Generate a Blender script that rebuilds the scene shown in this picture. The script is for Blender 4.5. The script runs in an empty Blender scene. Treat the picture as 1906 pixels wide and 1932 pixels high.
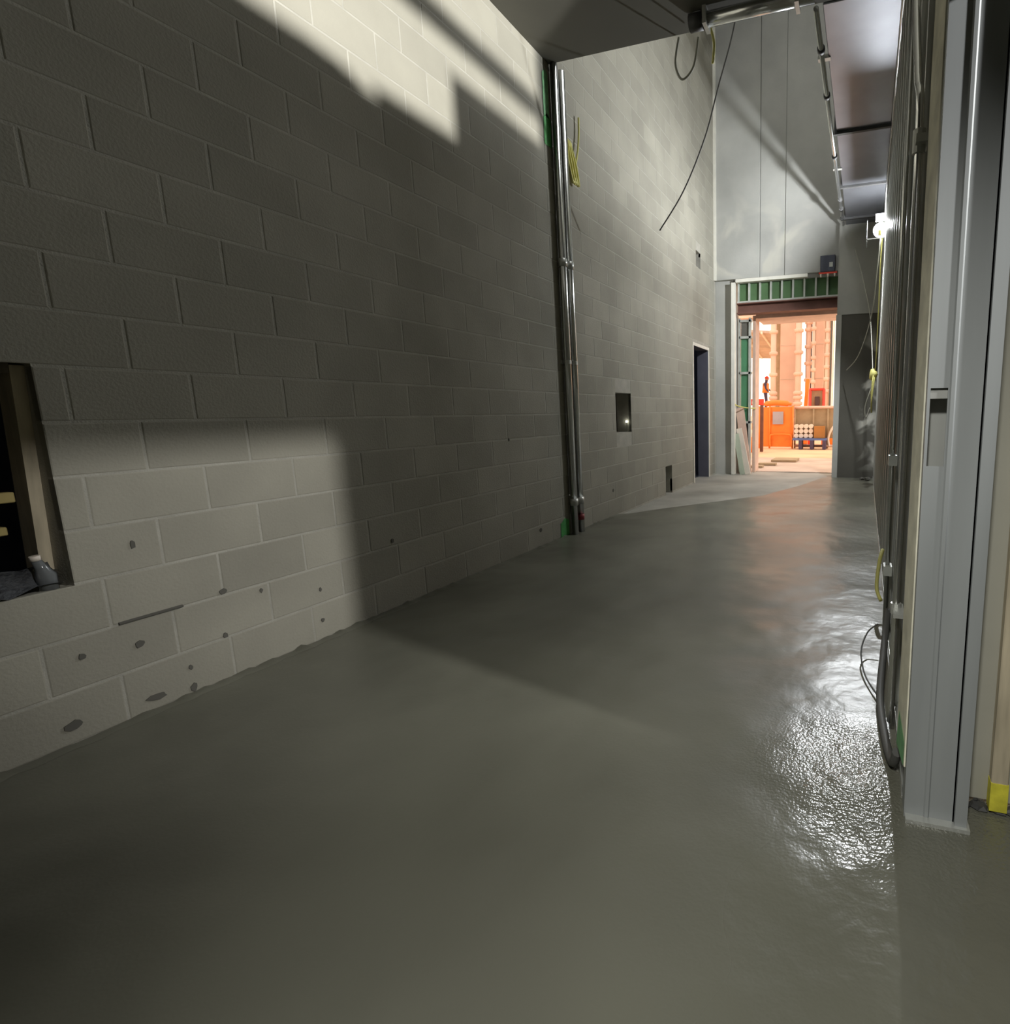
import bpy, bmesh, math, random
from mathutils import Vector, Matrix
random.seed(7)
S = bpy.context.scene
COL = S.collection

# ------------------------------------------------------------------ camera
cam_d = bpy.data.cameras.new('camera'); cam = bpy.data.objects.new('camera', cam_d); COL.objects.link(cam)
F, PPX, PPY, PITCH, YAW, ROLL, CAMH = 1037.76, 1306.156, 945.33, .1622, -.3048, .0120, 1.232
def cam_axes():
    cy, sy, cp, sp = math.cos(YAW), math.sin(YAW), math.cos(PITCH), math.sin(PITCH)
    f = Vector((sy*cp, cy*cp, -sp)); rt = Vector((cy, -sy, 0)); dn = f.cross(rt)
    c, s = math.cos(ROLL), math.sin(ROLL)
    return c*rt + s*dn, -s*rt + c*dn, f
_r, _d, _f = cam_axes()
cam.matrix_world = Matrix(((_r.x, -_d.x, -_f.x, 0), (_r.y, -_d.y, -_f.y, 0), (_r.z, -_d.z, -_f.z, CAMH), (0, 0, 0, 1)))
cam_d.sensor_fit = 'VERTICAL'; cam_d.sensor_height = 36; cam_d.sensor_width = 36
cam_d.lens = F/1932*36
cam_d.shift_x = (953-PPX)/1932; cam_d.shift_y = (PPY-966)/1932
cam_d.clip_start = .02; cam_d.clip_end = 400
S.camera = cam

# ------------------------------------------------------------------ world, exposure
w = bpy.data.worlds.new('sky'); S.world = w; w.use_nodes = True
bg = w.node_tree.nodes['Background']; bg.inputs[0].default_value = (1.0, .78, .62, 1); bg.inputs[1].default_value = 2.0
S.view_settings.view_transform = 'Standard'; S.view_settings.look = 'None'
S.view_settings.exposure = 0; S.view_settings.gamma = 1; S.view_settings.use_curve_mapping = False
S.cycles.max_bounces = 10; S.cycles.diffuse_bounces = 6; S.cycles.glossy_bounces = 5
S.cycles.sample_clamp_indirect = 4; S.cycles.caustics_reflective = False; S.cycles.caustics_refractive = False
S.cycles.blur_glossy = .5

# ------------------------------------------------------------------ lamps of the building site, plus added fills
def lamp(name, loc, power, color, radius, kind='POINT', rot=None, **k):
    d = bpy.data.lights.new(name, kind); d.energy = power; d.color = color
    if kind == 'POINT': d.shadow_soft_size = radius
    o = bpy.data.objects.new(name, d); o.location = loc; COL.objects.link(o)
    if rot: o.rotation_euler = rot
    for a, v in k.items(): setattr(d, a, v)
    return o
def aim(o, target):
    o.rotation_euler = (Vector(target)-o.location).to_track_quat('-Z', 'Y').to_euler(); return o
def flood(name, loc, target, power, color, radius, deg, blend):
    return aim(lamp(name, loc, power, color, radius, 'SPOT', spot_size=math.radians(deg), spot_blend=blend, shadow_soft_size=radius), target)
flood('side_room_lamp', (2.75, .99, 3.15), (-2.85, 2.75, .6), 700, (1, .99, .96), .07, 42, 1.0)      # floodlight shining through the side door
flood('loft_lamp', (3, .8, 3.47), (-2.85, 2.9, 3.7), 2900, (1, .99, .95), .06, 44, .5)             # floodlight on the added slab over the side room
flood('rear_fill', (-.25, -.9, 3.0), (.10, 1.22, 0), 300, (1, .99, .92), .15, 68, 1.0)             # added unseen fill spot behind the camera, lifting jamb and near floor
lamp('high_fill', (-1.5, 6.2, 7.9), 110, (.96, .98, 1), .25)                                         # added unseen fill lamp brightening the upper end wall
lamp('dark_room_lamp', (-5.2, 8.6, 2.6), 10, (.7, .8, 1), .1)                                      # in the room behind the metal door frame

# ------------------------------------------------------------------ materials
def mat(name, color, rough=.8, metal=0, var=0.0, nscale=3.0, namt=.12, bump=0.0, bscale=40, alpha=None, emit=None, estr=0, nstretch=None, dark=None, spec=.5):
    m = bpy.data.materials.new(name); m.use_nodes = True
    n, l = m.node_tree.nodes, m.node_tree.links; p = n['Principled BSDF']
    p.inputs['Roughness'].default_value = rough; p.inputs['Metallic'].default_value = metal
    p.inputs['Specular IOR Level'].default_value = spec
    tc = n.new('ShaderNodeTexCoord'); mp = n.new('ShaderNodeMapping'); l.new(tc.outputs['Object'], mp.inputs[0])
    geo = n.new('ShaderNodeNewGeometry')
    vec = mp.outputs[0]
    if nstretch: mp.inputs['Scale'].default_value = nstretch
    nz = n.new('ShaderNodeTexNoise'); nz.inputs['Scale'].default_value = nscale; nz.inputs['Detail'].default_value = 5
    src = geo.outputs['Position'] if not nstretch else vec
    l.new(src, nz.inputs['Vector'])
    mr = n.new('ShaderNodeMapRange'); l.new(nz.outputs['Fac'], mr.inputs[0])
    mr.inputs[1].default_value = .3; mr.inputs[2].default_value = .7
    mr.inputs[3].default_value = 1-namt; mr.inputs[4].default_value = 1+namt
    val = mr.outputs[0]
    if var:
        oi = n.new('ShaderNodeObjectInfo')
        ad = n.new('ShaderNodeMath'); ad.operation = 'ADD'; l.new(oi.outputs['Random'], ad.inputs[0]); l.new(geo.outputs['Random Per Island'], ad.inputs[1])
        fr = n.new('ShaderNodeMath'); fr.operation = 'FRACT'; l.new(ad.outputs[0], fr.inputs[0])
        m2 = n.new('ShaderNodeMapRange'); l.new(fr.outputs[0], m2.inputs[0]); m2.inputs[3].default_value = 1-var; m2.inputs[4].default_value = 1+var
        mu = n.new('ShaderNodeMath'); mu.operation = 'MULTIPLY'; l.new(val, mu.inputs[0]); l.new(m2.outputs[0], mu.inputs[1]); val = mu.outputs[0]
    hs = n.new('ShaderNodeHueSaturation'); hs.inputs['Color'].default_value = (*color, 1); l.new(val, hs.inputs['Value'])
    l.new(hs.outputs[0], p.inputs['Base Color'])
    if bump:
        bz = n.new('ShaderNodeTexNoise'); bz.inputs['Scale'].default_value = bscale; bz.inputs['Detail'].default_value = 4; l.new(src, bz.inputs['Vector'])
        bp = n.new('ShaderNodeBump'); bp.inputs['Strength'].default_value = bump; bp.inputs['Distance'].default_value = .01
        l.new(bz.outputs['Fac'], bp.inputs['Height']); l.new(bp.outputs[0], p.inputs['Normal'])
    if emit:
        p.inputs['Emission Color'].default_value = (*emit, 1); p.inputs['Emission Strength'].default_value = estr
    return m

M = {}
M['block'] = mat('concrete_block', (.362, .346, .288), .92, var=.08, nscale=1.6, namt=.12, bump=.2, bscale=90)
M['mortar'] = mat('mortar', (.44, .425, .37), .95, nscale=9, namt=.12, bump=.3, bscale=120)
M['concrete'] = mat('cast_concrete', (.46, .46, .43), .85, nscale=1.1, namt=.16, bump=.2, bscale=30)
M['concrete_dark'] = mat('stained_concrete', (.15, .145, .125), .85, nscale=1.6, namt=.3, bump=.2, bscale=30)
M['concrete_grey'] = mat('grey_concrete', (.40, .40, .37), .85, nscale=1.5, namt=.15)
M['plaster'] = mat('skim_plaster', (.62, .61, .55), .85, nscale=4, namt=.15, bump=.3, bscale=25)
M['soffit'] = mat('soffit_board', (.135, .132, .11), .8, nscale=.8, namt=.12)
M['old_slab'] = mat('old_slab', (.38, .37, .33), .7, nscale=1.5, namt=.2, bump=.3, bscale=20)
M['galv'] = mat('galvanised_steel', (.60, .61, .58), .40, metal=.55, nscale=14, namt=.10, nstretch=(1, 1, .15))
M['galv_face'] = mat('galvanised_web', (.37, .39, .395), .5, metal=.12, nscale=10, namt=.08, nstretch=(1, 1, .12))
M['conduit'] = mat('steel_conduit', (.72, .73, .72), .22, metal=.95, nscale=8, namt=.06)
M['dull_conduit'] = mat('dull_conduit', (.82, .83, .82), .16, metal=.95)
M['duct'] = mat('duct_steel', (.30, .31, .34), .40, metal=.9, nscale=2, namt=.12)
M['duct_dark'] = mat('duct_flange', (.07, .07, .07), .6, metal=.3)
M['sheath'] = mat('gypsum_sheathing', (.40, .39, .33), .9, nscale=2, namt=.1)
M['dim_board'] = mat('dim_board', (.16, .155, .13), .9, nscale=2)
M['cream'] = mat('cream_strip', (.84, .81, .66), .8, nscale=9, namt=.2, bump=.2, bscale=30)
M['green_paint'] = mat('green_spray_paint', (.10, .42, .12), .7, nscale=14, namt=.3)
M['green_mark'] = mat('green_mark', (.22, .50, .24), .7, nscale=14, namt=.3)
M['green_board'] = mat('green_gypsum', (.085, .165, .07), .8, var=.12, nscale=4, namt=.15)
M['green_glass'] = mat('green_membrane', (.09, .27, .14), .35, nscale=3, namt=.12)
M['pale_green'] = mat('pale_green_board', (.52, .58, .46), .8)
M['framing'] = mat('grey_framing', (.52, .54, .50), .5, metal=.2, nscale=8)
M['white_paint'] = mat('white_paint', (.80, .78, .70), .6, nscale=8, namt=.06)
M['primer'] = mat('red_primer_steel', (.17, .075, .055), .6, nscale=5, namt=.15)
M['peach'] = mat('sunlit_framing', (.72, .52, .42), .7, nscale=5)  # warm outdoor light put into the framing colour
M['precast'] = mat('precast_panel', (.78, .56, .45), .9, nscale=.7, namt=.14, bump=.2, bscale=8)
M['precast_dark'] = mat('dark_gap', (.10, .06, .06), .9)
M['ochre'] = mat('ochre_timber', (.42, .32, .20), .8, nscale=5)
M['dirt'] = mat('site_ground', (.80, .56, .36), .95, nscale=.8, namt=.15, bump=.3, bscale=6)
M['slab_pink'] = mat('pinkish_slab', (.62, .50, .42), .9, nscale=1.5, namt=.15, bump=.2, bscale=14)  # pinkish base tone with random mottling
M['orange'] = mat('orange_plastic', (.90, .27, .04), .5, nscale=5, namt=.08)
M['red'] = mat('red_paint', (.80, .07, .04), .5, nscale=5, namt=.06)
M['sign'] = mat('grey_sign', (.42, .40, .46), .6)
M['blue'] = mat('blue_plastic', (.10, .17, .42), .5)
M['pale'] = mat('pale_plastic', (.85, .76, .66), .5)
M['brown'] = mat('brown_board', (.42, .19, .05), .7)
M['yellow'] = mat('yellow_cord', (.72, .68, .22), .6)
M['yellow_paint'] = mat('yellow_paint', (.72, .66, .06), .7, nscale=20, namt=.25)
M['wire'] = mat('grey_wire', (.10, .10, .095), .6)
M['pale_wire'] = mat('pale_cord', (.42, .42, .36), .6)
M['wood'] = mat('pine_stud', (.54, .47, .34), .75, nscale=4, namt=.2, nstretch=(9, 9, 1))
M['pine'] = mat('shaded_pine', (.17, .145, .11), .8, nscale=4, namt=.2, nstretch=(9, 9, 1))  # darker pine; shade inside the left opening put into the colour
M['bar'] = mat('yellow_pine', (.50, .40, .16), .75, nscale=5)
M['black'] = mat('black_plastic', (.012, .012, .013), .7, spec=.2)
M['slate'] = mat('slate_paint', (.11, .11, .14), .6)
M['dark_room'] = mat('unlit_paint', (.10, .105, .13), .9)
M['film'] = mat('plastic_film', (.10, .105, .115), .18, nscale=20, namt=.3, bump=.8, bscale=60)
M['daub'] = mat('dark_daub', (.12, .115, .10), .95)
M['red_tape'] = mat('red_tape', (.32, .04, .05), .5)
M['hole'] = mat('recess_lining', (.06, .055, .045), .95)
M['navy'] = mat('navy_box', (.035, .04, .06), .5)
M['skin'] = mat('skin', (.45, .26, .18), .7)
M['workwear'] = mat('dark_workwear', (.09, .07, .13), .9)
M['bulb'] = mat('lit_bulb', (1, 1, 1), .3, emit=(.95, .98, 1), estr=13000)

def patched(name, base, over, zr, thr, scale, xr=None):
    m = mat(name, base, .85, nscale=1.1, namt=.16, bump=.2, bscale=30)
    n, l = m.node_tree.nodes, m.node_tree.links; p = n['Principled BSDF']
    src = p.inputs['Base Color'].links[0].from_socket
    geo = n.new('ShaderNodeNewGeometry'); sx = n.new('ShaderNodeSeparateXYZ'); l.new(geo.outputs['Position'], sx.inputs[0])
    z = n.new('ShaderNodeTexNoise'); z.inputs['Scale'].default_value = scale; z.inputs['Detail'].default_value = 3; z.inputs['Distortion'].default_value = .6; l.new(geo.outputs['Position'], z.inputs['Vector'])
    def rng(s_, a, b, c, d):
        r = n.new('ShaderNodeMapRange'); r.interpolation_type = 'SMOOTHSTEP'; l.new(s_, r.inputs[0])
        for i, v in enumerate((a, b, c, d)): r.inputs[i+1].default_value = v
        return r.outputs[0]
    def mul(a, b):
        q = n.new('ShaderNodeMath'); q.operation = 'MULTIPLY'; l.new(a, q.inputs[0]); l.new(b, q.inputs[1]); return q.outputs[0]
    k = mul(rng(z.outputs['Fac'], thr, thr+.2, 0, 1), mul(rng(sx.outputs[2], *zr[:2], 0, 1), rng(sx.outputs[2], *zr[2:], 1, 0)))
    if xr: k = mul(k, mul(rng(sx.outputs[0], *xr[:2], 0, 1), rng(sx.outputs[0], *xr[2:], 1, 0)))
    mx = n.new('ShaderNodeMix'); mx.data_type = 'RGBA'; l.new(k, mx.inputs['Factor']); l.new(src, mx.inputs['A']); mx.inputs['B'].default_value = (*over, 1)
    l.new(mx.outputs['Result'], p.inputs['Base Color']); return m
M['end_wall'] = patched('skimmed_concrete', (.44, .44, .415), (.57, .56, .50), (3.62, 3.8, 3.95, 5.6), .46, 1.5, (-3.2, -2.6, -1.15, -.95))
M['pier'] = patched('patched_concrete', (.095, .09, .075), (.55, .54, .48), (.1, .3, 2.3, 2.75), .45, 2.4, (-.2, -.02, .5, .6))
def floor_mat(name, base, wet, fresh):
    m = bpy.data.materials.new(name); m.use_nodes = True
    n, l = m.node_tree.nodes, m.node_tree.links; p = n['Principled BSDF']
    geo = n.new('ShaderNodeNewGeometry'); pos = geo.outputs['Position']
    def noise(sc, det=4, dist=0):
        z = n.new('ShaderNodeTexNoise'); z.inputs['Scale'].default_value = sc; z.inputs['Detail'].default_value = det
        z.inputs['Distortion'].default_value = dist; l.new(pos, z.inputs['Vector']); return z.outputs['Fac']
    def rng(src, a, b, c, d):
        r = n.new('ShaderNodeMapRange'); r.interpolation_type = 'SMOOTHSTEP'; l.new(src, r.inputs[0])
        for i, v in enumerate((a, b, c, d)): r.inputs[i+1].default_value = v
        return r.outputs[0]
    def mul(a, b, op='MULTIPLY'):
        q = n.new('ShaderNodeMath'); q.operation = op; l.new(a, q.inputs[0])
        if isinstance(b, float): q.inputs[1].default_value = b
        else: l.new(b, q.inputs[1])
        return q.outputs[0]
    sx = n.new('ShaderNodeSeparateXYZ'); l.new(pos, sx.inputs[0])
    # standing water: a wet strip along the foot of the stud wall, and soft wet patches
    strip = rng(mul(sx.outputs[0], mul(noise(2.2, 1), .5), 'ADD'), -.40, .45, 0, 1)
    near = rng(sx.outputs[1], 1.85, 2.35, 1, 0)
    patch = rng(noise(.75, 1), .3, .7, 0, 1)
    hs = n.new('ShaderNodeHueSaturation'); hs.inputs['Color'].default_value = (*base, 1)
    v = mul(rng(noise(1.4, 1), .2, .8, .86, 1.14), rng(patch, 0, 1, 1.06, wet))
    l.new(v, hs.inputs['Value']); l.new(hs.outputs[0], p.inputs['Base Color'])
    ro = mul(rng(noise(1.1, 1), .25, .75, .29, .40), rng(mul(strip, rng(near, 0, 1, .1, 1)), 0, 1, 1.0, .48))
    l.new(ro, p.inputs['Roughness'])
    p.inputs['Specular IOR Level'].default_value = .6
    b1 = n.new('ShaderNodeBump'); b1.inputs['Strength'].default_value = .6; b1.inputs['Distance'].default_value = .035; l.new(noise(2.8, 1), b1.inputs['Height'])
    b3 = n.new('ShaderNodeBump'); b3.inputs['Distance'].default_value = .02; l.new(noise(9, 2), b3.inputs['Height']); l.new(b1.outputs[0], b3.inputs['Normal']); l.new(rng(strip, 0, 1, .08, .35), b3.inputs['Strength'])
    b2 = n.new('ShaderNodeBump'); b2.inputs['Distance'].default_value = .006; l.new(noise(95, 1), b2.inputs['Height']); l.new(b3.outputs[0], b2.inputs['Normal'])
    sp_ = mul(mul(strip, rng(near, 0, 1, .15, 1)), rng(sx.outputs[1], 1.2, 1.75, .2, 1)); l.new(rng(sp_, 0, 1, .06, fresh), b2.inputs['Strength']); l.new(b2.outputs[0], p.inputs['Normal'])
    return m
M['wet_floor'] = floor_mat('fresh_wet_concrete', (.165, .164, .130), .86, .5)

# ------------------------------------------------------------------ mesh helpers
class MB:
    def __init__(s): s.v = []; s.f = []
    def add(s, vs, fs):
        o = len(s.v); s.v += [tuple(v) for v in vs]; s.f += [tuple(i+o for i in f) for f in fs]; return s
    def box(s, a, b):
        (x0, y0, z0), (x1, y1, z1) = a, b
        return s.add([(x0,y0,z0),(x1,y0,z0),(x1,y1,z0),(x0,y1,z0),(x0,y0,z1),(x1,y0,z1),(x1,y1,z1),(x0,y1,z1)],
                     [(3,2,1,0),(4,5,6,7),(0,1,5,4),(1,2,6,5),(2,3,7,6),(3,0,4,7)])
    def bar(s, p, q, wd, th, up=(0,0,1)):
        p, q = Vector(p), Vector(q); d = (q-p).normalized(); u = Vector(up)
        if abs(d.dot(u)) > .98: u = Vector((1,0,0))
        r = d.cross(u).normalized(); u = r.cross(d).normalized()
        vs = []
        for c in (p, q):
            for a, b in ((-1,-1),(1,-1),(1,1),(-1,1)): vs.append(c + r*a*wd/2 + u*b*th/2)
        return s.add(vs, [(3,2,1,0),(4,5,6,7),(0,1,5,4),(1,2,6,5),(2,3,7,6),(3,0,4,7)])
    def tube(s, pts, r, n=8, cap=True):
        pts = [Vector(p) for p in pts]; rs = r if isinstance(r, (list, tuple)) else [r]*len(pts)
        o = len(s.v); pu = None
        for i, p in enumerate(pts):
            d = (pts[min(i+1, len(pts)-1)] - pts[max(i-1, 0)])
            d = d.normalized() if d.length > 1e-9 else Vector((0,0,1))
            u = pu if pu is not None else (Vector((0,0,1)) if abs(d.z) < .9 else Vector((1,0,0)))
            u = (u - d*u.dot(d)); u = u.normalized() if u.length > 1e-6 else d.orthogonal().normalized(); pu = u
            w_ = d.cross(u)
            for k in range(n):
                a = 2*math.pi*k/n; s.v.append(tuple(p + (u*math.cos(a) + w_*math.sin(a))*rs[i]))
        for i in range(len(pts)-1):
            for k in range(n):
                a = o+i*n+k; b = o+i*n+(k+1) % n; s.f.append((a, b, b+n, a+n))
        if cap:
            s.f.append(tuple(o+n-1-k for k in range(n))); e = o+(len(pts)-1)*n; s.f.append(tuple(e+k for k in range(n)))
        return s
    def ball(s, c, r, n=10, m=6, sz=1, jit=0):
        c = Vector(c); o = len(s.v)
        for j in range(m+1):
            t = math.pi*j/m
            for k in range(n):
                a = 2*math.pi*k/n; q = 1 + (random.uniform(-jit, jit) if jit else 0)
                s.v.append((c.x+r*q*math.sin(t)*math.cos(a), c.y+r*q*math.sin(t)*math.sin(a), c.z+r*q*sz*math.cos(t)))
        for j in range(m):
            for k in range(n):
                a = o+j*n+k; b = o+j*n+(k+1) % n; s.f.append((a+n, b+n, b, a))
        return s
    def prism(s, prof, axis, a, b):
        """extrude a 2-D profile (list of pairs) along axis 0/1/2 from a to b"""
        def P(q, t):
            v = list(q); v.insert(axis, t); return tuple(v)
        k = len(prof); o = len(s.v)
        s.v += [P(q, a) for q in prof] + [P(q, b) for q in prof]
        for i in range(k): s.f.append((o+i, o+(i+1) % k, o+k+(i+1) % k, o+k+i))
        s.f.append(tuple(o+k-1-i for i in range(k))); s.f.append(tuple(o+k+i for i in range(k)))
        return s
    def mesh(s, name, smooth=False, weld=False):
        me = bpy.data.meshes.new(name); me.from_pydata(s.v, [], s.f); me.update()
        bm = bmesh.new(); bm.from_mesh(me)
        if weld: bmesh.ops.remove_doubles(bm, verts=bm.verts, dist=1e-5)
        bmesh.ops.recalc_face_normals(bm, faces=bm.faces); bm.to_mesh(me); bm.free()
        if smooth:
            for p in me.polygons: p.use_smooth = len(p.vertices) <= 4
        return me
    def build(s, name, m, parent=None, smooth=False, bevel=0):
        return link(name, s.mesh(name, smooth), m, parent, bevel)
def link(name, me, m, parent=None, bevel=0):
    if m is not None and not me.materials: me.materials.append(m)
    o = bpy.data.objects.new(name, me); COL.objects.link(o)
    if parent is not None: o.parent = parent; o.matrix_parent_inverse = Matrix.Translation(-parent.location)
    if bevel:
        b = o.modifiers.new('edge', 'BEVEL'); b.width = bevel; b.segments = 1; b.limit_method = 'ANGLE'
    return o
def tag(o, label=None, cat=None, group=None, kind=None):
    if label: o['label'] = label
    if cat: o['category'] = cat
    if group: o['group'] = group
    if kind: o['kind'] = kind
    return o
def empty(name, loc, label, cat, group=None, kind=None):
    o = bpy.data.objects.new(name, None); o.empty_display_size = .1; o.location = loc; COL.objects.link(o)
    return tag(o, label, cat, group, kind)
def struct(o, label, cat): return tag(o, label, cat, kind='structure')
def box(name, a, b, m, parent=None, bevel=0): return MB().box(a, b).build(name, m, parent, bevel=bevel)
def spline(pts, n=8):
    pts = [Vector(p) for p in pts]; out = []
    for i in range(len(pts)-1):
        p0, p1, p2, p3 = pts[max(i-1,0)], pts[i], pts[i+1], pts[min(i+2,len(pts)-1)]
        for k in range(n):
            t = k/n; out.append(.5*((2*p1)+(p2-p0)*t+(2*p0-5*p1+4*p2-p3)*t*t+(3*p1-p0-3*p2+p3)*t**3))
    out.append(pts[-1]); return out

# ------------------------------------------------------------------ setting: left block wall
XL = -2.848
def rect_minus(y0, y1, z0, z1, holes):
    ys = sorted({y0, y1, *[h for a in holes for h in a[:2] if y0 < h < y1]}); zs = sorted({z0, z1, *[h for a in holes for h in a[2:] if z0 < h < z1]})
    for i in range(len(ys)-1):
        for j in range(len(zs)-1):
            cy, cz = (ys[i]+ys[i+1])/2, (zs[j]+zs[j+1])/2
            if not any(a[0] < cy < a[1] and a[2] < cz < a[3] for a in holes): yield ys[i], ys[i+1], zs[j], zs[j+1]
BH, BL, JT = .2032, .4064, .010
near_holes = [(.25, 1.218, .60, 1.43)]
far_holes = [(6.07, 6.52, .98, 1.46), (7.74, 8.03, -.1, .41), (9.43, 9.70, 3.66, 3.92), (9.17, 10.17, -.1, 2.37)]
_bm = {}
def block_mesh(L, H):
    key = (round(L, 3), round(H, 3))
    if key not in _bm:
        a, b, c, e = L/2, H/2, .004, .0012
        vs = [(-.035,-a,-b),(-.035,a,-b),(-.035,a,b),(-.035,-a,b),(-e,-a,-b),(-e,a,-b),(-e,a,b),(-e,-a,b),(0,-a+c,-b+c),(0,a-c,-b+c),(0,a-c,b-c),(0,-a+c,b-c)]
        fs = [(0,1,5,4),(1,2,6,5),(2,3,7,6),(3,0,4,7),(4,5,9,8),(5,6,10,9),(6,7,11,10),(7,4,8,11),(8,9,10,11)]
        me = bpy.data.meshes.new('block'); me.from_pydata(vs, [], fs); me.update(); me.materials.append(M['block']); _bm[key] = me
    return _bm[key]
def block_rows(wall, y0, y1, z1, holes, zpart):
    rest = MB(); r = random.Random(3)
    for c in range(int(math.ceil(z1/BH))):
        za, zb = c*BH + JT/2, min((c+1)*BH, z1) - JT/2
        off = .08 if c % 2 == 0 else .283
        k = math.floor((y0-off)/BL)
        while off + k*BL < y1:
            segs = [(max(off+k*BL+JT/2, y0), min(off+(k+1)*BL-JT/2, y1))]; k += 1
            for h in holes:
                ns = []
                for a, b in segs:
                    if zb > h[2]+.02 and za < h[3]-.02 and b > h[0] and a < h[1]:
                        if a < h[0]: ns.append((a, h[0]))
                        if b > h[1]: ns.append((h[1], b))
                    else: ns.append((a, b))
                segs = ns
            for a, b in segs:
                if b-a < .05 or zb-za < .04: continue
                dx = r.uniform(0, .0007)
                me = block_mesh(b-a, zb-za); pos = Vector((XL+dx, (a+b)/2, (za+zb)/2))
                if zb < zpart:
                    o = bpy.data.objects.new('block', me); COL.objects.link(o); o.parent = wall; o.location = pos
                else:
                    rest.add([Vector(v.co)+pos for v in me.vertices], [tuple(p.vertices) for p in me.polygons])
    if rest.v: tag(rest.build('block_courses', M['block'], wall), 'upper courses of grey blocks', kind='stuff')
mb = MB()
for a, b, c, d in rect_minus(-3.2, 4.86, -.1, 4.36, near_holes): mb.box((XL-.2, a, c), (XL-.0014, b, d))
wall_left = struct(mb.build('wall_left', M['mortar']), 'near concrete block wall under the low soffit, dim olive grey', 'wall')
block_rows(wall_left, .2, 4.86, 4.33, near_holes, 9)
mb = MB()
for a, b, c, d in rect_minus(4.86, 10.9, -.1, 8.5, far_holes): mb.box((XL-.2, a, c), (XL-.0014, b, d))
wall_far = struct(mb.build('wall_left_far', M['mortar']), 'tall concrete block wall beyond the two conduits, brightly lit above', 'wall')
block_rows(wall_far, 4.86, 10.6, 8.3, far_holes, 4.28)
# dark daubs and drill holes in the lower blocks
for y, z, sy, sz in ((1.407,.721,.016,.03),(1.373,.304,.028,.03),(1.198,.327,.018,.022),(1.706,.425,.03,.02),(1.869,.375,.014,.018),(2.166,.107,.016,.02),
                     (1.533,.03,.02,.035),(1.686,.216,.018,.025),(1.532,.128,.014,.02),(1.141,.075,.045,.03),(1.40,.055,.06,.022),(2.173,.283,.013,.018),
                     (2.684,.441,.02,.02),(5.916,.31,.03,.03),(3.957,1.012,.015,.02),(4.35,.158,.03,.03)):
    b = MB(); n_ = 9; sy *= .62; sz *= .62
    ring = [(XL+.0045, y+sy*math.cos(6.283*k/n_)*random.uniform(.7,1.2), z+sz*math.sin(6.283*k/n_)*random.uniform(.7,1.2)) for k in range(n_)]
    base = [(XL-.01, p[1]*1.0, p[2]) for p in ring]
    b.v = ring+base; b.f = [tuple(range(n_))] + [(k, (k+1) % n_, n_+(k+1) % n_, n_+k) for k in range(n_)]
    b.build('mortar_daub', M['daub'], wall_left if y < 4.8 else wall_far)
# a proud lump of mortar under one block
MB().prism([(XL, .418), (XL+.010, .414), (XL+.009, .408), (XL, .405)], 1, 1.32, 1.54).build('mortar_ridge', M['daub'], wall_left)
# green spray paint marks beside the conduits
for z0, z1, m_, y0, y1 in ((0, .16, 'green_paint', 4.70, 4.86), (3.86, 4.22, 'green_mark', 4.77, 4.86), (3.62, 3.86, 'green_paint', 4.76, 4.88)):
    MB().add([(XL+.004, y0, z0), (XL+.004, y1, z0), (XL+.004, y1, z1), (XL+.004, (y0+y1)/2, z1+.03), (XL+.004, y0, z1-.02)], [(0,1,2,3,4)]).build('paint_mark', M[m_], wall_left)

# rooms behind the left wall
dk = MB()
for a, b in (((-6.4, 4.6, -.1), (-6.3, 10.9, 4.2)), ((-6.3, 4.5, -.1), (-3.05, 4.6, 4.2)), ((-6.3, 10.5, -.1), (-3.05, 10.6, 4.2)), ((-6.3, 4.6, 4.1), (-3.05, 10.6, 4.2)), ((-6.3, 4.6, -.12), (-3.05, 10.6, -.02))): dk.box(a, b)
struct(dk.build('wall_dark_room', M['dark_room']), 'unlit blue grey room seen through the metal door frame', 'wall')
# linings of the block-outs (shallow recesses)
rc = MB(); rc.box((XL-.62, 6.05, .95), (XL-.60, 7.15, 1.5)).box((XL-.6, 6.05, .94), (XL-.2, 7.15, .96)).box((XL-.6, 6.05, 1.48), (XL-.2, 7.15, 1.5)).box((XL-.6, 6.03, .94), (XL-.2, 6.05, 1.5)).box((XL-.6, 7.15, .94), (XL-.2, 7.17, 1.5))
rc.build('recess_lining', M['hole'], wall_far)
MB().box((XL-.35, 7.7, -.02), (XL-.33, 8.1, .45)).build('recess_back', M['hole'], wall_far)
MB().box((XL-.16, 7.93, 0), (XL-.10, 8.02, .38)).build('pipe_sleeve', M['framing'], wall_far)
MB().box((XL-.35, 9.4, 3.62), (XL-.33, 9.75, 3.95)).build('recess_back', M['hole'], wall_far)
# made-up glowing ball for the bright glint inside the square recess
pl_ = empty('recess_glint', (-2.90, 6.49, .97), 'tiny glowing ball on a thin pole, standing in for a glint inside the square wall recess', 'lamp')
MB().tube([(-2.905, 6.497, .982), (-2.905, 6.497, 1.10)], .006).build('pole', M['pale_wire'], pl_)
MB().ball((-2.905, 6.497, 1.11), .014).build('bulb', mat('glint_ball', (1, 1, .9), emit=(1, 1, .85), estr=8), pl_)  # no real lamp; the glint is put in as emission

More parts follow.
